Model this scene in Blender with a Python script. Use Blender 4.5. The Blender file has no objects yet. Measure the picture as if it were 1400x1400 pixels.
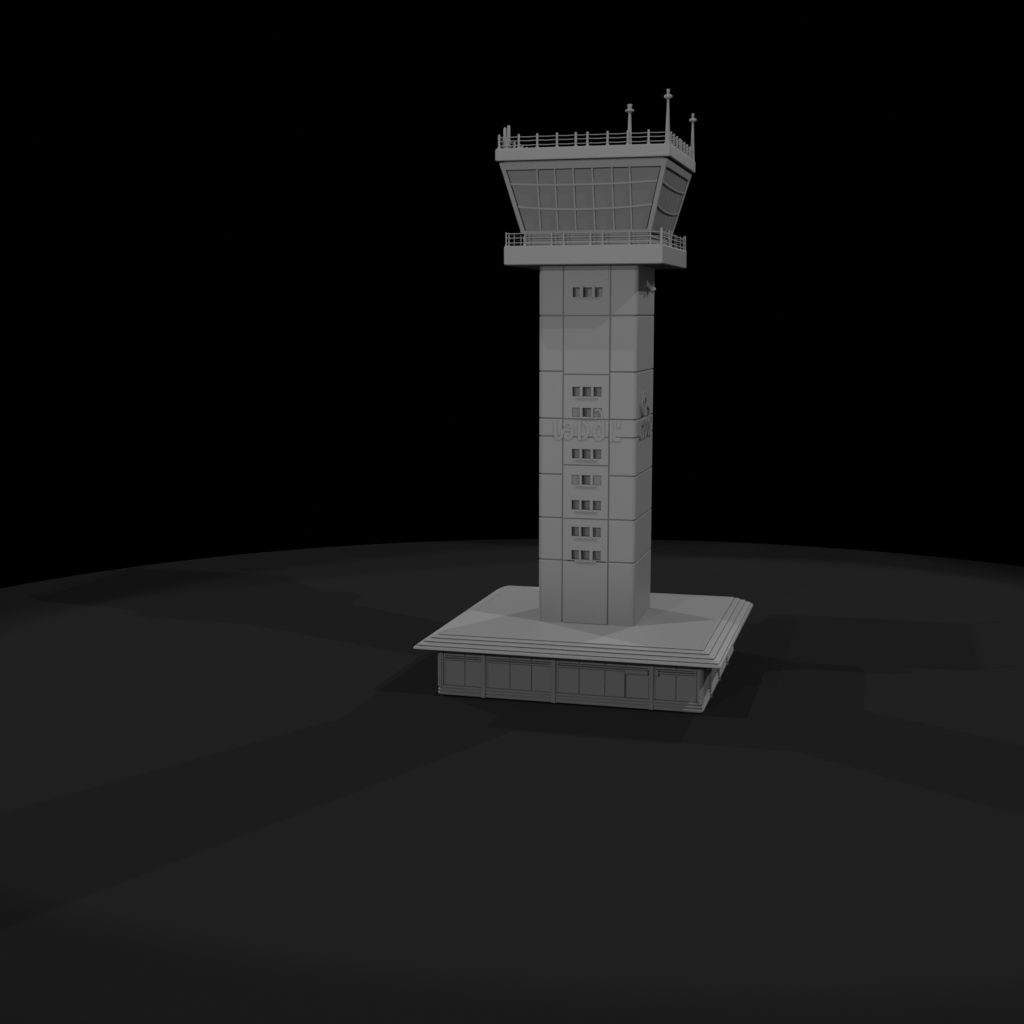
import bpy, bmesh, math
from mathutils import Vector, Matrix

S = bpy.context.scene
AMB = 0.03
C = S.collection
R = math.radians

# ---------------------------------------------------------------- camera
cam_d = bpy.data.cameras.new("camera")
cam_d.lens = 50.0
cam_d.sensor_width = 36.0
cam_d.clip_start = 0.5
cam_d.clip_end = 2000.0
cam = bpy.data.objects.new("camera", cam_d)
C.objects.link(cam)
cam.location = (27.126, -130.948, 33.879)
cam.rotation_euler = (R(90 - 7.8869), 0.0, R(15.136))
S.camera = cam

# ---------------------------------------------------------------- world: black studio
W = bpy.data.worlds.new("World")
S.world = W
W.use_nodes = True
bg = W.node_tree.nodes["Background"]
bg.inputs[0].default_value = (0, 0, 0, 1)
bg.inputs[1].default_value = 0.0

# ---------------------------------------------------------------- spot lamps round the model
def spot(loc, inten, radius=0.5, target=(0.0, 0.0, 0.0), size=45.0, blend=0.15):
    """inten = radiance of a white sheet facing the lamp; studio lamps without distance falloff"""
    d = bpy.data.lights.new("spot_lamp", 'SPOT')
    p = Vector(loc)
    t = Vector(target)
    d.energy = inten * 4 * math.pi ** 2
    d.spot_size = R(size)
    d.spot_blend = blend
    d.shadow_soft_size = radius
    d.use_nodes = True
    nt = d.node_tree
    em = nt.nodes["Emission"]
    fo = nt.nodes.new("ShaderNodeLightFalloff")
    fo.inputs["Strength"].default_value = 1.0
    nt.links.new(fo.outputs["Constant"], em.inputs["Strength"])
    o = bpy.data.objects.new("spot_lamp", d)
    C.objects.link(o)
    o.location = p
    o.rotation_euler = (t - p).to_track_quat('-Z', 'Y').to_euler()
    return o

spot((136.2, -60.6, 156.7), 0.099, size=42.4)     # front right
spot((56.7, 127.0, 89.4), 0.110, size=42.4)       # back right
spot((-67.0, -54.0, 177.0), 0.084, size=40.2)     # front left, high
spot((-151.5, 94.2, 73.8), 0.155, size=42.4)      # back left, low
spot((-36.0, -179.0, 66.7), 0.064, size=42.4)     # front left, low
spot((10.0, -150.0, 40.0), 0.066, 3.0, (0.0, 0.0, 40.0), 28.4, 0.45)   # frontal fill on the upper tower

S.view_settings.view_transform = 'Standard'
S.view_settings.look = 'None'
S.view_settings.exposure = 0.0
S.view_settings.gamma = 1.0
S.cycles.use_denoising = True
S.cycles.max_bounces = 2
S.cycles.diffuse_bounces = 0
# soft ambient fill from the renderer
S.cycles.use_fast_gi = True
S.cycles.fast_gi_method = 'ADD'
W.light_settings.ao_factor = AMB
W.light_settings.distance = 20.0

# ---------------------------------------------------------------- materials
def mat(name, col, rough=0.5, var=0.02, scale=0.6, bump=0.0, bscale=6.0, spec=0.5):
    m = bpy.data.materials.new(name)
    m.use_nodes = True
    nt = m.node_tree
    b = nt.nodes["Principled BSDF"]
    b.inputs["Roughness"].default_value = rough
    b.inputs["Specular IOR Level"].default_value = spec
    tc = nt.nodes.new("ShaderNodeTexCoord")
    n = nt.nodes.new("ShaderNodeTexNoise")
    n.inputs["Scale"].default_value = scale
    n.inputs["Detail"].default_value = 4.0
    nt.links.new(tc.outputs["Object"], n.inputs["Vector"])
    r = nt.nodes.new("ShaderNodeMapRange")
    r.inputs["To Min"].default_value = col - var
    r.inputs["To Max"].default_value = col + var
    nt.links.new(n.outputs["Fac"], r.inputs["Value"])
    cc = nt.nodes.new("ShaderNodeCombineColor")
    for i in range(3):
        nt.links.new(r.outputs["Result"], cc.inputs[i])
    nt.links.new(cc.outputs["Color"], b.inputs["Base Color"])
    if bump:
        n2 = nt.nodes.new("ShaderNodeTexNoise")
        n2.inputs["Scale"].default_value = bscale
        nt.links.new(tc.outputs["Object"], n2.inputs["Vector"])
        bp = nt.nodes.new("ShaderNodeBump")
        bp.inputs["Strength"].default_value = bump
        bp.inputs["Distance"].default_value = 0.05
        nt.links.new(n2.outputs["Fac"], bp.inputs["Height"])
        nt.links.new(bp.outputs["Normal"], b.inputs["Normal"])
    return m

M_CLAY = mat("grey_concrete", 0.80, 0.5, 0.012)
M_METAL = mat("grey_painted_metal", 0.80, 0.5, 0.012)
M_ROOF = mat("grey_roof_sheet", 0.80, 0.5, 0.012)
M_GLASS = mat("grey_window_panel", 0.57, 0.45, 0.012, 0.3)
M_PANEL = mat("grey_wall_panel", 0.80, 0.5, 0.012)
M_GROOVE_SHADE = mat("groove_shade", 0.54, 0.7, 0.01)  # darker grey that paints shade into the shaft grooves
M_SHADE = mat("painted_shade", 0.10, 0.7, 0.005)  # near-black that paints shade on undersides and beside glass and door
M_PANE = mat("dark_pane", 0.54, 0.4, 0.01)
M_GROUND = mat("dark_ground", 0.0440, 1.0, 0.001, 0.05, spec=0.0)

# ---------------------------------------------------------------- mesh helpers
class MB:
    def __init__(self):
        self.bm = bmesh.new()

    def face(self, pts):
        vs = [self.bm.verts.new(p) for p in pts]
        return self.bm.faces.new(vs)

    def hexa(self, p):
        """8 points: bottom loop 0-3, top loop 4-7"""
        v = [self.bm.verts.new(q) for q in p]
        for f in ((3, 2, 1, 0), (4, 5, 6, 7), (0, 1, 5, 4), (1, 2, 6, 5), (2, 3, 7, 6), (3, 0, 4, 7)):
            self.bm.faces.new([v[i] for i in f])
        return self

    def box(self, x0, x1, y0, y1, z0, z1):
        return self.hexa([(x0, y0, z0), (x1, y0, z0), (x1, y1, z0), (x0, y1, z0),
                          (x0, y0, z1), (x1, y0, z1), (x1, y1, z1), (x0, y1, z1)])

    def prism(self, poly, z0, z1):
        n = len(poly)
        a = [self.bm.verts.new((x, y, z0)) for x, y in poly]
        b = [self.bm.verts.new((x, y, z1)) for x, y in poly]
        self.bm.faces.new(a[::-1])
        self.bm.faces.new(b)
        for i in range(n):
            j = (i + 1) % n
            self.bm.faces.new((a[i], a[j], b[j], b[i]))
        return self

    def loft(self, loops, cap0=True, cap1=True):
        rows = [[self.bm.verts.new(p) for p in l] for l in loops]
        n = len(rows[0])
        for a, b in zip(rows, rows[1:]):
            for i in range(n):
                j = (i + 1) % n
                self.bm.faces.new((a[i], a[j], b[j], b[i]))
        if cap0:
            self.bm.faces.new(rows[0][::-1])
        if cap1:
            self.bm.faces.new(rows[-1])
        return self

    def lathe(self, prof, seg=16, axis=None):
        loops = []
        for r, z in prof:
            loops.append([(r * math.cos(2 * math.pi * i / seg), r * math.sin(2 * math.pi * i / seg), z) for i in range(seg)])
        if axis:
            loops = [[axis @ Vector(p) for p in l] for l in loops]
        return self.loft(loops)

    def tube(self, p0, p1, r, seg=8):
        p0, p1 = Vector(p0), Vector(p1)
        q = (p1 - p0).to_track_quat('Z', 'Y').to_matrix().to_4x4()
        return self.lathe([(r, 0), (r, (p1 - p0).length)], seg, Matrix.Translation(p0) @ q)

    def build(self, name, m, parent=None, k=0, loc=None, bevel=0.0, smooth=False):
        bm = self.bm
        if k:
            bmesh.ops.rotate(bm, verts=bm.verts, cent=(0, 0, 0), matrix=Matrix.Rotation(k * math.pi / 2, 3, 'Z'))
        bmesh.ops.recalc_face_normals(bm, faces=bm.faces)
        me = bpy.data.meshes.new(name)
        bm.to_mesh(me)
        bm.free()
        me.materials.append(m)
        o = bpy.data.objects.new(name, me)
        C.objects.link(o)
        if parent:
            o.parent = parent
        if loc:
            o.location = loc
        if bevel:
            bv = o.modifiers.new("bevel", 'BEVEL')
            bv.width = bevel
            bv.segments = 2
            bv.limit_method = 'ANGLE'
            bv.angle_limit = R(35)
        if smooth:
            for p in me.polygons:
                p.use_smooth = True
            me.set_sharp_from_angle(angle=R(40))
        return o

def rr(h, r, n=4, hv=None, cv=0.0):
    """rounded rectangle, counter-clockwise"""
    hv = hv or h
    pts = []
    for cx, cy, a0 in ((h - r, hv - r, 0), (-h + r, hv - r, 90), (-h + r, -hv + r, 180), (h - r, -hv + r, 270)):
        for i in range(n + 1):
            a = R(a0 + 90 * i / n)
            pts.append((cx + r * math.cos(a), cy + r * math.sin(a) + cv))
    return pts

def rings(prof, r, n=4, cv=0.0):
    return [[(x, y, z) for x, y in rr(h, min(r, h * 0.9), n, cv=cv)] for h, z in prof]

def thing(name, label, cat, loc=(0, 0, 0), group=None):
    o = bpy.data.objects.new(name, None)
    C.objects.link(o)
    o.location = loc
    o["label"] = label
    o["category"] = cat
    if group:
        o["group"] = group
    return o

def ribbon(pts, w, closed=False):
    """offset a 2-D polyline to a strip of width w; returns left and right points"""
    n = len(pts)
    L, Rr = [], []
    for i, p in enumerate(pts):
        a = pts[i - 1] if (i > 0 or closed) else pts[i]
        b = pts[(i + 1) % n] if (i < n - 1 or closed) else pts[i]
        d = Vector((b[0] - a[0], b[1] - a[1])).normalized()
        nn = Vector((-d.y, d.x)) * w / 2
        L.append((p[0] + nn.x, p[1] + nn.y))
        Rr.append((p[0] - nn.x, p[1] - nn.y))
    return L, Rr

def stroke(mb, pts, w, n0, n1, closed=False):
    """raised stroke on the front plane: pts are (t, z), n is the outward distance"""
    L, Q = ribbon(pts, w, closed)
    f = lambda p, n: (p[0], -n, p[1])
    loops = [[f(L[i], n0), f(L[i], n1), f(Q[i], n1), f(Q[i], n0)] for i in range(len(pts))]
    if closed:
        loops.append(loops[0])
    mb.loft(loops, not closed, not closed)

def arc(cx, cz, rx, rz, a0, a1, n=14):
    return [(cx + rx * math.cos(R(a0 + (a1 - a0) * i / n)), cz + rz * math.sin(R(a0 + (a1 - a0) * i / n))) for i in range(n + 1)]

# ---------------------------------------------------------------- ground
g = MB()
gc = (2.6, -5.2)
NS = 192
g.loft([[(gc[0] + r * math.cos(2 * math.pi * i / NS), gc[1] + r * math.sin(2 * math.pi * i / NS), z) for i in range(NS)]
        for r, z in ((86.9, -0.6), (87.0, -0.03), (86.97, 0.0))])
ground = g.build("ground", M_GROUND)
ground["kind"] = "structure"
ground["label"] = "round dark grey ground disc under the tower"

# ---------------------------------------------------------------- base building
BV = -0.23
base = thing("base_building", "low square grey base building with stepped eaves around the foot of the tower", "building", (0, BV, 0))

# roof: flat deck and four overlapping eave steps
prof = [(11.6, 4.46), (13.66, 4.46), (13.69, 4.49), (13.67, 4.56), (13.60, 4.66), (13.44, 4.715), (13.39, 4.69), (13.43, 4.81), (13.36, 4.85),
        (12.96, 4.99), (12.90, 4.96), (12.95, 5.09), (12.89, 5.13),
        (12.46, 5.25), (12.40, 5.22), (12.44, 5.34), (12.38, 5.37),
        (11.95, 5.48), (11.89, 5.45), (11.92, 5.545), (11.86, 5.555), (11.5, 5.555), (11.46, 5.53)]
roof = MB().loft(rings(prof, 0.22, 3)).build("roof", M_ROOF, base)

# wall body
MB().prism(rr(11.68, 0.25, 3), 0.0, 4.46).build("wall", M_CLAY, base)
# stepped plinth
pl = MB().loft(rings([(11.90, 0.0), (11.97, 0.03), (11.99, 0.10), (11.99, 0.20), (11.95, 0.25), (11.87, 0.27), (11.87, 0.33), (11.93, 0.35), (11.96, 0.41), (11.96, 0.48),
                      (11.92, 0.53), (11.84, 0.55), (11.84, 0.61), (11.90, 0.63), (11.93, 0.69), (11.93, 0.76), (11.87, 0.83), (11.69, 0.84)], 0.35, 3)).build("plinth", M_CLAY, base)

BAYS = {0: ([(-11.38, -7.87), (-7.40, -1.44), (-0.97, 7.27), (7.69, 11.39)], [-9.39, -5.21, -3.23, 1.07, 3.38, 5.24, 9.62]),
        1: ([(-11.38, -6.85), (-6.40, -0.70), (-0.25, 5.60), (6.05, 11.39)], [-9.1, -4.5, -2.6, 1.7, 3.6, 7.8, 9.6])}
BAYS[2] = BAYS[0]
BAYS[3] = BAYS[1]
for k in range(4):
    bays, seams = BAYS[k]
    for i, (a, b) in enumerate(bays):
        cuts = [a] + [s for s in seams if a < s < b] + [b]
        m = MB()
        for c, d in zip(cuts, cuts[1:]):
            m.box(c + 0.04, d - 0.04, -11.80, -11.62, 0.90, 3.16)
            m.box(c + 0.04, d - 0.04, -11.80, -11.62, 3.60, 4.44)
        w = m.build("window", M_PANEL, base, k, bevel=0.02)
        for n_, r0, r1 in ((-11.97, 3.24, 3.36), (-11.77, 3.37, 3.46), (-11.99, 3.47, 3.56)):
            MB().box(a + 0.02, b - 0.02, n_, -11.62, r0, r1).build("rail", M_METAL, w, k, bevel=0.03)
        # jambs beside the pilasters
        for e in (a, b - 0.14):
            MB().box(e, e + 0.14, -11.86, -11.66, 0.88, 4.45).build("jamb", M_METAL, w, k, bevel=0.02)
    # pilasters between the bays
    for (a0, b0), (a1, b1) in zip(bays, bays[1:]):
        c = (b0 + a1) / 2
        m = MB()
        m.box(c - 0.16, c + 0.16, -12.02, -11.6, -0.0, 4.455)
        m.box(c - 0.23, c - 0.163, -11.94, -11.6, 0.02, 4.452)
        m.box(c + 0.163, c + 0.23, -11.94, -11.6, 0.02, 4.452)
        m.box(c - 0.20, c + 0.20, -12.08, -11.6, -0.002, 0.42)
        m.build("pilaster", M_CLAY, base, k, bevel=0.03)
    # chamfered corner post (right-hand end of this side)
    m = MB()
    m.prism([(11.42, -11.6), (11.42, -11.90), (11.60, -11.92), (11.78, -11.86), (11.86, -11.78), (11.92, -11.60), (11.90, -11.42), (11.6, -11.42)], 0.88, 4.455)
    m.prism([(11.58, -11.5), (11.58, -11.99), (11.70, -11.98), (11.82, -11.9), (11.9, -11.82), (11.98, -11.70), (11.99, -11.58), (11.5, -11.58)], 0.70, 4.452)
    m.build("corner_post", M_CLAY, base, k, bevel=0.02)

# door in the front wall
m = MB()
m.box(5.30, 7.16, -11.845, -11.7, 0.905, 3.05)
door = m.build("door", M_PANEL, base, bevel=0.02)
for e in (5.225, 7.165):
    MB().box(e, e + 0.07, -11.9, -11.7, 0.90, 3.06).build("jamb", M_METAL, door, bevel=0.01)
MB().box(5.10, 5.215, -11.83, -11.7, 0.92, 3.06).build("gap_shade", M_SHADE, door)  # dark strip painting the shaded gap beside the door
m = MB()
m.box(5.05, 7.18, -12.16, -11.7, 3.08, 3.14)
m.box(5.05, 7.18, -12.16, -11.7, 3.40, 3.46)
m.box(5.05, 5.12, -12.16, -11.7, 3.14, 3.40)
m.box(7.11, 7.18, -12.16, -11.7, 3.14, 3.40)
m.box(5.10, 7.13, -12.04, -11.7, 3.12, 3.42)
m.build("canopy", M_METAL, door, bevel=0.015)
m = MB()
m.box(7.80, 8.10, -12.1, -11.7, 3.06, 3.52)
m.build("wall_box", M_METAL, base, bevel=0.03)

# ---------------------------------------------------------------- control tower
tower = thing("control_tower", "tall square grey control tower shaft with a flared glazed cab and railed roof on top", "tower", (0, 0, 0))
HS = 4.55
G1, G2 = -2.24, 2.05          # front vertical grooves
ZL = [33.82, 28.79, 24.51, 22.87, 19.38, 15.35, 11.41]
ZT, ZB = 38.29, 5.53
GW = 0.06                     # half groove width
RC = 0.42                     # corner radius

def side_panel_poly(t):
    """C-shaped plan from the front groove G2 round the right corner to the middle of the back (t=1) and its mirror"""
    pts = []
    for cx, cy, a0 in ((HS - RC, -HS + RC, -90), (HS - RC, HS - RC, 0)):
        for i in range(7):
            a = R(a0 + 90 * i / 6)
            pts.append((cx + RC * math.cos(a), cy + RC * math.sin(a)))
    return pts

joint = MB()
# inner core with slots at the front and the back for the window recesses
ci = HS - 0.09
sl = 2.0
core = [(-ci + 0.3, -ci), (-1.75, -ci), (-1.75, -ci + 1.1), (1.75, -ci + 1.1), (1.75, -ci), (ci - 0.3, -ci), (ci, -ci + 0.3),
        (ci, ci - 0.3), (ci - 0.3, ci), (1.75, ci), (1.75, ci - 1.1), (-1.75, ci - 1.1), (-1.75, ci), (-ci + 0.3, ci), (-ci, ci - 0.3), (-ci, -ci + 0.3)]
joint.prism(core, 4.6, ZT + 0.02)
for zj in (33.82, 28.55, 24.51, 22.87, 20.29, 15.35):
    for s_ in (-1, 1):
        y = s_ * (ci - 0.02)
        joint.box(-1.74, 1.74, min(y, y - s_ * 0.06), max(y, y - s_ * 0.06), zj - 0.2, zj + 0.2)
joint.build("groove_shade_core", M_GROOVE_SHADE, tower)  # core coloured darker so the panel grooves look shaded
shaft = MB()
zs = [ZT] + ZL + [ZB - 0.6]
arcR = side_panel_poly(1)
for top, bot in zip(zs, zs[1:]):
    a, b = bot + GW, top - GW
    if top == ZT:
        b = ZT - 0.002
    # right C: front strip, corner, right face, corner, back strip
    outer = [(G2 + GW, -HS)] + arcR + [(-G1 - GW, HS)]
    outer[-1] = (G2 + GW, HS)
    inner = [(G2 + GW, HS - 0.15), (HS - 0.4, HS - 0.15), (HS - 0.15, HS - 0.4), (HS - 0.15, -HS + 0.4), (HS - 0.4, -HS + 0.15), (G2 + GW, -HS + 0.15)]
    shaft.prism(outer + inner, a, b)
    outl = [(-x, y) for x, y in arcR]
    left = [(G1 - GW, -HS)] + outl + [(G1 - GW, HS)] + [(G1 - GW, HS - 0.15), (-HS + 0.4, HS - 0.15), (-HS + 0.15, HS - 0.4), (-HS + 0.15, -HS + 0.4), (-HS + 0.4, -HS + 0.15), (G1 - GW, -HS + 0.15)]
    shaft.prism(left[::-1], a, b)

# centre panels with window recesses, front and back
ROWS = [(35.46, 36.33, [(-1.40, -0.74), (-0.42, 0.38), (0.66, 1.33)], (0.75, 0.95, 0.8)),
        (26.56, 27.43, [(-1.39, -0.70), (-0.43, 0.35), (0.59, 1.33)], (0.7, 0.95, 0.8)),
        (24.72, 25.53, [(-1.40, -0.70), (-0.43, 0.35), (0.59, 1.35)], (0.05, 0.95, 0.05)),
        (20.90, 21.77, [(-1.40, -0.69), (-0.44, 0.35), (0.59, 1.35)], (0.75, 0.95, 0.75)),
        (18.50, 19.39, [(-1.40, -0.69), (-0.45, 0.33), (0.60, 1.36)], (0.05, 0.95, 0.05)),
        (16.18, 17.06, [(-1.40, -0.69), (-0.46, 0.32), (0.61, 1.36)], (0.8, 0.95, 0.7)),
        (13.70, 14.59, [(-1.39, -0.69), (-0.48, 0.31), (0.62, 1.37)], (0.8, 0.95, 0.7)),
        (11.52, 12.41, [(-1.39, -0.68), (-0.48, 0.31), (0.62, 1.37)], (0.8, 0.95, 0.7))]
CB = [ZT, 33.82, 28.55, 24.51, 22.87, 20.29, 15.35, 11.41, ZB - 0.02]   # centre panel joints
P0, P1 = G1 + GW, G2 - GW

def centre(mb, sign):
    """closed front skin with holes: sign -1 front, +1 back (mirrored)"""
    def F(t, n, z):
        return (t, -n, z) if sign < 0 else (-t, n, z)
    for top, bot in zip(CB, CB[1:]):
        a, b = bot + GW, top - (GW if top != ZT else 0.002)
        rows = [r for r in ROWS if r[0] > a - 0.3 and r[1] < b + 0.3]
        zc = sorted({a, b} | {max(r[0], a) for r in rows} | {min(r[1], b) for r in rows})
        for z0, z1 in zip(zc, zc[1:]):
            row = next((r for r in rows if max(r[0], a) - 1e-6 <= z0 and z1 <= min(r[1], b) + 1e-6), None)
            xc = [P0, P1]
            if row:
                xc = [P0] + [x for o in row[2] for x in o] + [P1]
            for i in range(0, len(xc), 2):
                mb.hexa([F(xc[i], HS - 0.15, z0), F(xc[i + 1], HS - 0.15, z0), F(xc[i + 1], HS, z0), F(xc[i], HS, z0),
                         F(xc[i], HS - 0.15, z1), F(xc[i + 1], HS - 0.15, z1), F(xc[i + 1], HS, z1), F(xc[i], HS, z1)])
sh = shaft.build("shaft", M_CLAY, tower, bevel=0.045)
shaft = MB()
centre(shaft, -1)
shaft.build("centre_panel", M_CLAY, tower)
shaft = MB()
centre(shaft, 1)
shaft.build("centre_panel", M_CLAY, tower)

# window rows: recess box with pane, mullion posts and a thin sill
for z0, z1, opens, deep in ROWS:
    for k in (0, 2):
        f = MB()
        n1 = HS - 0.152
        for (a, b), d in zip(opens, deep):
            if d < 0.1:
                continue
            nb = HS - d
            e = 0.06
            # four reveal slabs behind the skin
            f.box(a - e, a, -n1, -nb, z0 - e, z1 + e)
            f.box(b, b + e, -n1, -nb, z0 - e, z1 + e)
            f.box(a, b, -n1, -nb, z0 - e, z0)
            f.box(a, b, -n1, -nb, z1, z1 + e)
        w = f.build("window", M_CLAY, tower, k)
        for (a, b), d in zip(opens, deep):
            nb = HS - d
            f = MB()
            if d < 0.1:
                f.box(a + 0.03, b - 0.03, -nb, -nb + 0.08, z0 + 0.03, z1 - 0.03)
            else:
                f.box(a - 0.06, b + 0.06, -nb, -nb + 0.08, z0 - 0.06, z1 + 0.06)
                # inner casement frame
                f.box(a, a + 0.08, -nb - 0.06, -nb, z0, z1)
                f.box(b - 0.08, b, -nb - 0.06, -nb, z0, z1)
                f.box(a + 0.08, b - 0.08, -nb - 0.06, -nb, z1 - 0.07, z1)
                f.box(a + 0.08, b - 0.08, -nb - 0.06, -nb, z0, z0 + 0.07)
            f.build("pane", M_GLASS if d < 0.1 else M_PANE, w, k)
        for (a, b), (c, d) in zip(opens, opens[1:]):
            pr = 0.13 if z0 > 30 else 0.085
            MB().box(b + 0.01, c - 0.01, -HS - pr, -HS + 0.02, z0 - 0.05, z1 + (0.14 if z0 > 30 else 0.09)).build("mullion", M_CLAY, w, k, bevel=0.035)
        f = MB()
        f.box(-1.06, 0.98, -HS - 0.10, -HS + 0.02, z0 - 0.17, z0 - 0.06)
        f.build("sill", M_CLAY, w, k, bevel=0.02)

# writing in flat raised strokes on the front, repeated on the other faces
def writing(k):
    host = MB()
    n0 = HS - 0.05
    host.box(-3.02, -2.99, -HS - 0.01, -HS + 0.05, 23.2, 24.3)
    T = []
    T.append([([(-2.95, 24.38), (-2.95, 23.25)] + arc(-2.61, 23.15, 0.34, 0.45, 180, 360) + [(-2.27, 23.50)], 0.30, False)])
    T.append([(arc(-1.76, 23.46, 0.42, 0.74, -150, 150), 0.32, False), ([(-2.40, 23.47), (-1.50, 23.45)], 0.15, False)])
    T.append([([(-0.69, 24.38), (-0.69, 22.56)], 0.30, False), (arc(-0.40, 23.47, 0.52, 0.75, 90, -90), 0.28, False)])
    T.append([(arc(1.10, 23.42, 0.40, 0.72, 30, 330), 0.30, False), ([(1.53, 24.44), (1.53, 22.75)], 0.22, False),
              ([(0.78, 25.28)] + arc(0.95, 24.85, 0.42, 0.55, 90, 0) + [(1.38, 24.55)], 0.16, False)])
    T.append([([(2.25, 24.40), (2.25, 22.52)], 0.28, False), ([(2.30, 23.05), (2.60, 22.72), (3.12, 22.72)], 0.36, False),
              ([(2.94, 24.38), (2.94, 23.78)], 0.30, False)])
    wr = host.build("writing", M_CLAY, tower, k)
    for i, strokes in enumerate(T):
        m = MB()
        for j, (pts, w, cl) in enumerate(strokes):
            stroke(m, pts, w, n0, HS + (0.065 if k == 0 else 0.15) + 0.006 * j, cl)
        m.build("letter", M_CLAY, wr, k, bevel=0.012)
    return wr
for k in range(2):
    writing(k)
writing(3)

# round emblem above the writing on the two side faces
for k in (1, 3):
    m = MB()
    stroke(m, arc(-1.6, 25.9, 0.98, 1.02, 0, 360, 28)[:-1], 0.34, HS - 0.03, HS + 0.24, True)
    m.prism([(x, z) for x, z in arc(-1.6, 25.9, 0.9, 0.94, 0, 360, 24)[:-1]], HS - 0.03, HS + 0.10)
    for v in m.bm.verts:
        if v.co.y > 20:
            v.co = Vector((v.co.x, -v.co.z, v.co.y))
    e = m.build("emblem", M_CLAY, tower, k, bevel=0.04)
    m = MB()
    stroke(m, arc(-1.6, 26.15, 0.45, 0.40, 20, 200, 10), 0.32, HS - 0.03, HS + 0.29)
    stroke(m, arc(-1.6, 25.6, 0.45, 0.36, 180, 380, 10), 0.32, HS - 0.03, HS + 0.27)
    stroke(m, [(-1.6, 25.1), (-1.6, 26.7)], 0.18, HS - 0.03, HS + 0.17)
    m.build("figure", M_CLAY, e, k, bevel=0.03)

# flat conduit cover beside the top window
MB().box(1.42, 1.86, -HS - 0.05, -HS + 0.02, 37.0, 38.27).build("conduit_cover", M_CLAY, tower, bevel=0.02)
# floodlight on the right face
m = MB()
p0, p1 = Vector((HS - 0.05, 0.25, 36.78)), Vector((5.02, 0.22, 36.22))
m.tube(p0, p1, 0.22, 14)
fl = m.build("floodlight", M_METAL, tower, smooth=True)
m = MB()
d = (p1 - p0).normalized()
m.tube(p1 - d * 0.10, p1 + d * 0.25, 0.28, 18)
m.build("lamp_head", M_METAL, fl, smooth=True, bevel=0.04)
m = MB()
m.box(HS - 0.05, HS + 0.08, -0.05, 0.5, 36.5, 37.05)
m.build("bracket", M_METAL, fl, bevel=0.02)

# walkway slab
m = MB()
m.loft(rings([(4.3, 38.29), (7.06, 38.29), (7.13, 38.36), (7.13, 39.86), (7.06, 39.94), (5.2, 39.94)], 0.12, 3))
sl_ = m.build("walkway_slab", M_CLAY, tower)
MB().loft(rings([(4.62, 38.24), (6.98, 38.24), (6.98, 38.285), (4.62, 38.285)], 0.12, 3)).build("underside_shade", M_SHADE, sl_)  # dark sheet painting the unlit underside of the slab

# cab
def hw(z):
    return 7.452 - (47.12 - z) * 0.2627
m = MB()
m.loft(rings([(5.50, 39.90), (5.55, 40.10), (5.62, 40.16), (5.62, 40.34), (5.56, 40.40), (5.60, 40.62), (5.70, 40.68), (5.70, 40.84), (5.62, 40.9), (5.62, 41.12)], 0.08, 2))
m.build("cab_wall", M_CLAY, tower)
m = MB()
m.loft(rings([(5.60, 41.08), (hw(41.1) + 0.02, 41.10), (hw(41.3) + 0.03, 41.30), (hw(41.3) - 0.25, 41.30)], 0.06, 2))
m.build("cab_sill", M_CLAY, tower, bevel=0.02)
m = MB()
m.loft(rings([(hw(46.55) - 0.3, 46.52), (hw(46.6) - 0.01, 46.53), (hw(46.62) + 0.01, 46.62), (hw(47.1) + 0.01, 47.08), (hw(47.1) - 0.04, 47.16), (6.9, 47.16)], 0.06, 2))
m.build("cab_header", M_CLAY, tower, bevel=0.02)

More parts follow.
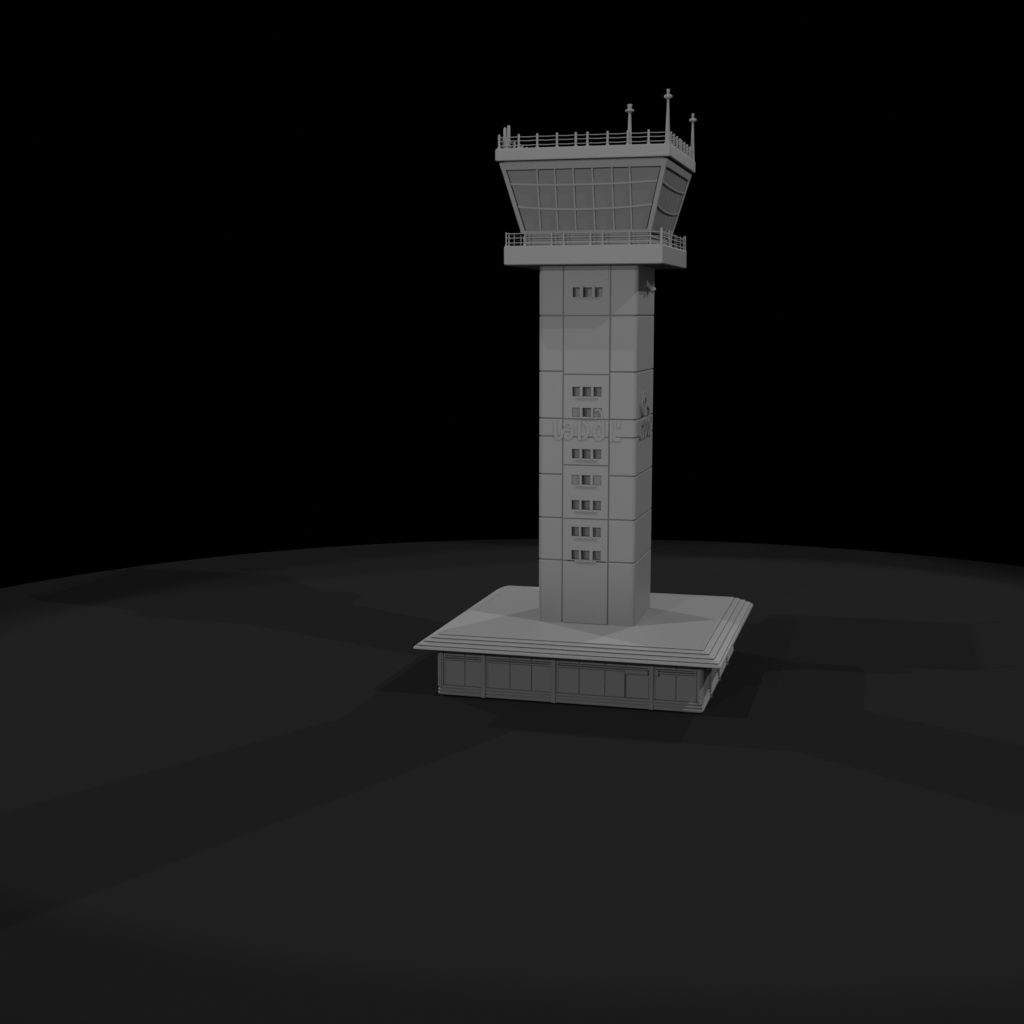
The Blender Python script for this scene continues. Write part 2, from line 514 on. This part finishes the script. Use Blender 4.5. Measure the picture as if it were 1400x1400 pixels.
MT = [-4.09, -2.50, -0.85, 0.86, 2.58, 4.15]
for k in range(4):
    z0, z1 = 41.2, 46.6
    dn = 0.15
    m = MB()
    o = []
    for z, s in ((z0, 0), (z1, 0)):
        h = hw(z)
        o.append((h, z))
    (h0, _), (h1, _) = o
    w0, w1 = h0 - 0.25, h1 - 0.25
    m.hexa([(-w0, -h0 + dn, z0), (w0, -h0 + dn, z0), (w0, -h0 + dn + 0.1, z0), (-w0, -h0 + dn + 0.1, z0),
            (-w1, -h1 + dn, z1), (w1, -h1 + dn, z1), (w1, -h1 + dn + 0.1, z1), (-w1, -h1 + dn + 0.1, z1)])
    gl = m.build("glazing", M_GLASS, tower, k)
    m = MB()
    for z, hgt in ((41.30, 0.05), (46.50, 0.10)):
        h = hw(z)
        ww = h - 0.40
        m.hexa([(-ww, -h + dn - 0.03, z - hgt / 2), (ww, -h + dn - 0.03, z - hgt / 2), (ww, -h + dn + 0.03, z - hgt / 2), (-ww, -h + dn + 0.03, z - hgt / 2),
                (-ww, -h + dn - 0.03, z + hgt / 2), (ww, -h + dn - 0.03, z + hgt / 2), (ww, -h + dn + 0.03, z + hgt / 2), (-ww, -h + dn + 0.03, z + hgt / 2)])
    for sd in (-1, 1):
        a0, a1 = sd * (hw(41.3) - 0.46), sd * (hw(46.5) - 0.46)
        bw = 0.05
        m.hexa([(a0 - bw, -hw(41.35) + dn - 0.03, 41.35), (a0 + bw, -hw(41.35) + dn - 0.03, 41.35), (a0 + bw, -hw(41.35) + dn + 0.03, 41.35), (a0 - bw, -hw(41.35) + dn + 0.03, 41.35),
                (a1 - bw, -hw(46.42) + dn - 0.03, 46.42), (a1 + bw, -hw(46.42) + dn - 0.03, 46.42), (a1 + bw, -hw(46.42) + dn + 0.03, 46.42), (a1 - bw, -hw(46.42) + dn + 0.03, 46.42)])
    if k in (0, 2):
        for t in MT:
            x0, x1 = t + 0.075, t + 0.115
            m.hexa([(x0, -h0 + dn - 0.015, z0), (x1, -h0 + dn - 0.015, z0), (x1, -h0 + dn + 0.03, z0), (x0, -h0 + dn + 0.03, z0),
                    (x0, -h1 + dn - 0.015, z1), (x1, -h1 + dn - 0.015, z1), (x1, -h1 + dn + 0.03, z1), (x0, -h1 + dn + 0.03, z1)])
    m.build("shade_strip", M_SHADE, gl, k)  # dark strips painting shade lines along the glass edges and mullions
    for t in MT:
        b = 0.075
        m = MB()
        q = 0.05 if k in (0, 2) else 0.125
        b = 0.075 if k in (0, 2) else 0.05
        m.hexa([(t - b, -h0 + q, z0), (t + b, -h0 + q, z0), (t + b, -h0 + dn + 0.03, z0), (t - b, -h0 + dn + 0.03, z0),
                (t - b, -h1 + q, z1), (t + b, -h1 + q, z1), (t + b, -h1 + dn + 0.03, z1), (t - b, -h1 + dn + 0.03, z1)])
        m.build("mullion", M_METAL, gl, k, bevel=0.02)
    for zc, amp in ((45.17, 0.17), (43.10, 0.30)):
        m = MB()
        loops = []
        H = hw(zc) - 0.40
        for i in range(25):
            t = -H + 2 * H * i / 24
            z = zc + amp * abs(t / H) ** 2.4
            n = hw(z)
            zz = z + 0.085
            zl = z - 0.085
            loops.append([(t, -hw(zl) + dn + 0.03, zl), (t, -hw(zl) + 0.015, zl), (t, -hw(zz) + 0.015, zz), (t, -hw(zz) + dn + 0.03, zz)])
        m.loft(loops)
        m.build("transom", M_METAL, gl, k)
    # corner post (between this side and the next one)
    m = MB()
    c = 0.40
    loops = []
    for z in (41.12, 47.1):
        h = hw(z)
        loops.append([(h - c, -h, z), (h - 0.06, -h, z), (h, -h + 0.06, z), (h, -h + c, z), (h - 0.2, -h + c, z), (h - c, -h + 0.2, z)])
    m.loft(loops)
    m.build("corner_post", M_CLAY, tower, k, bevel=0.03)

# cab roof
m = MB()
m.loft(rings([(6.8, 47.15), (7.15, 47.16), (7.15, 47.29), (7.69, 47.29), (7.745, 47.33), (7.75, 47.40), (7.75, 48.24), (7.69, 48.33), (7.2, 48.33), (7.15, 48.28), (7.0, 48.28)], 0.14, 3))
cr_ = m.build("cab_roof", M_CLAY, tower)
MB().loft(rings([(7.20, 47.25), (7.62, 47.25), (7.62, 47.285), (7.20, 47.285)], 0.12, 3)).build("underside_shade", M_SHADE, cr_)  # dark sheet painting the shade under the roof overhang

def post(mb, x, y, z, h, r, base_r):
    mb.lathe([(base_r, 0), (base_r, 0.03), (r * 1.15, 0.16), (r, 0.2), (r, h - 0.05), (r * 0.8, h)], 10, Matrix.Translation((x, y, z)))

# railing round the roof
E = 7.45
RT = [-7.45, -5.67, -4.0, -2.23, -0.56, 0.47, 2.24, 4.01, 5.81]
m = MB()
for k in range(4):
    rot = Matrix.Rotation(k * math.pi / 2, 4, 'Z')
    for h in (0.28, 0.66, 0.99):
        for a, b in zip(RT, RT[1:] + [7.45]):
            mid = (a + b) / 2
            sg = 0.03
            p = [Vector((a, -E, 48.33 + h)), Vector((mid, -E, 48.33 + h - sg)), Vector((b, -E, 48.33 + h))]
            for u, v in zip(p, p[1:]):
                m.tube(rot @ u, rot @ v, 0.036, 6)
rail = m.build("roof_railing", M_METAL, tower)
first = None
for k in range(4):
    rot = Matrix.Rotation(k * math.pi / 2, 3, 'Z')
    for i, t in enumerate(RT):
        p = rot @ Vector((t, -E, 48.32))
        if first is None:
            m = MB()
            post(m, 0, 0, 0, 1.24, 0.092, 0.19)
            first = m.build("post", M_METAL, rail, smooth=True, loc=p)
        else:
            c = first.copy()
            C.objects.link(c)
            c.parent = rail
            c.location = p

# railing round the walkway
E2 = 6.95
DT = [-6.95, -5.22, -2.81, -1.71, 0.69, 1.78, 4.14, 5.99]
m = MB()
for k in range(4):
    rot = Matrix.Rotation(k * math.pi / 2, 4, 'Z')
    for h in (0.28, 0.70, 1.08):
        m.tube(rot @ Vector((-E2, -E2, 39.94 + h)), rot @ Vector((E2, -E2, 39.94 + h)), 0.036, 6)
rail2 = m.build("walkway_railing", M_METAL, tower)
thin = thick = None
for k in range(4):
    rot = Matrix.Rotation(k * math.pi / 2, 3, 'Z')
    for i, t in enumerate(DT):
        p = rot @ Vector((t, -E2, 39.93))
        fat = (i == 0 and k in (1, 2)) or (k == 1 and i in (2, 3))
        src = thick if fat else thin
        if src is None:
            m = MB()
            post(m, 0, 0, 0, 1.42 if fat else 1.22, 0.11 if fat else 0.055, 0.17 if fat else 0.12)
            src = m.build("post", M_METAL, rail2, smooth=True, loc=p)
            if fat:
                thick = src
            else:
                thin = src
        else:
            c = src.copy()
            C.objects.link(c)
            c.parent = rail2
            c.location = p

# ---------------------------------------------------------------- masts and pipes on the roof
def mast(loc, h, r0, r1, disc_r, disc_t, disc_z, cap, label):
    t = thing("antenna_mast", label, "antenna", loc, "antenna masts on the cab roof")
    m = MB()
    m.lathe([(r0 * 1.35, 0), (r0 * 1.35, 0.06), (r0, 0.14), (r1, disc_z)], 16)
    m.build("pole", M_METAL, t, smooth=True)
    m = MB()
    n = 8
    m.lathe([(max(disc_r * math.cos(R(-88 + 176 * i / n)), r1), disc_z + disc_t / 2 * math.sin(R(-90 + 180 * i / n))) for i in range(n + 1)], 20)
    m.build("disc", M_METAL, t, smooth=True)
    m = MB()
    m.lathe([(r * 1.0, disc_z + z) for r, z in cap], 16)
    m.build("finial", M_METAL, t, smooth=True)
    return t

mast((7.45, -7.45, 48.32), 4.5, 0.21, 0.075, 0.36, 0.42, 3.92,
     [(0.10, 0.1), (0.10, 0.32), (0.14, 0.52), (0.14, 0.60), (0.11, 0.61)],
     "tallest antenna mast, at the front right corner of the cab roof")
mast((4.12, -7.24, 48.30), 3.4, 0.19, 0.10, 0.40, 0.32, 2.92,
     [(0.17, 0.1), (0.15, 0.26), (0.21, 0.40), (0.21, 0.48), (0.15, 0.54)],
     "shorter antenna mast with mushroom cap, behind the front roof railing")
mast((7.47, 7.42, 48.32), 4.4, 0.20, 0.07, 0.36, 0.40, 3.86,
     [(0.10, 0.1), (0.09, 0.32), (0.12, 0.52), (0.12, 0.60), (0.09, 0.61)],
     "thin antenna mast at the back right corner of the cab roof")

t = thing("vent_pipe", "vent pipe with a thick lower sleeve, nearest the left end of the roof railing", "pipe", (-7.17, -6.55, 48.28), "vent pipes on the cab roof")
MB().lathe([(0.125, 0), (0.13, 1.85), (0.11, 1.92), (0.02, 2.02)], 12).build("pipe", M_METAL, t, smooth=True)
MB().lathe([(0.22, 0), (0.22, 0.06), (0.19, 0.1), (0.175, 1.1), (0.13, 1.22)], 14).build("sleeve", M_METAL, t, smooth=True)
t = thing("vent_pipe", "slim taller plain vent pipe, right of the sleeved one on the roof", "pipe", (-6.70, -7.0, 48.28), "vent pipes on the cab roof")
MB().lathe([(0.16, 0), (0.14, 0.3), (0.13, 2.0), (0.11, 2.07), (0.02, 2.13)], 12).build("pipe", M_METAL, t, smooth=True)
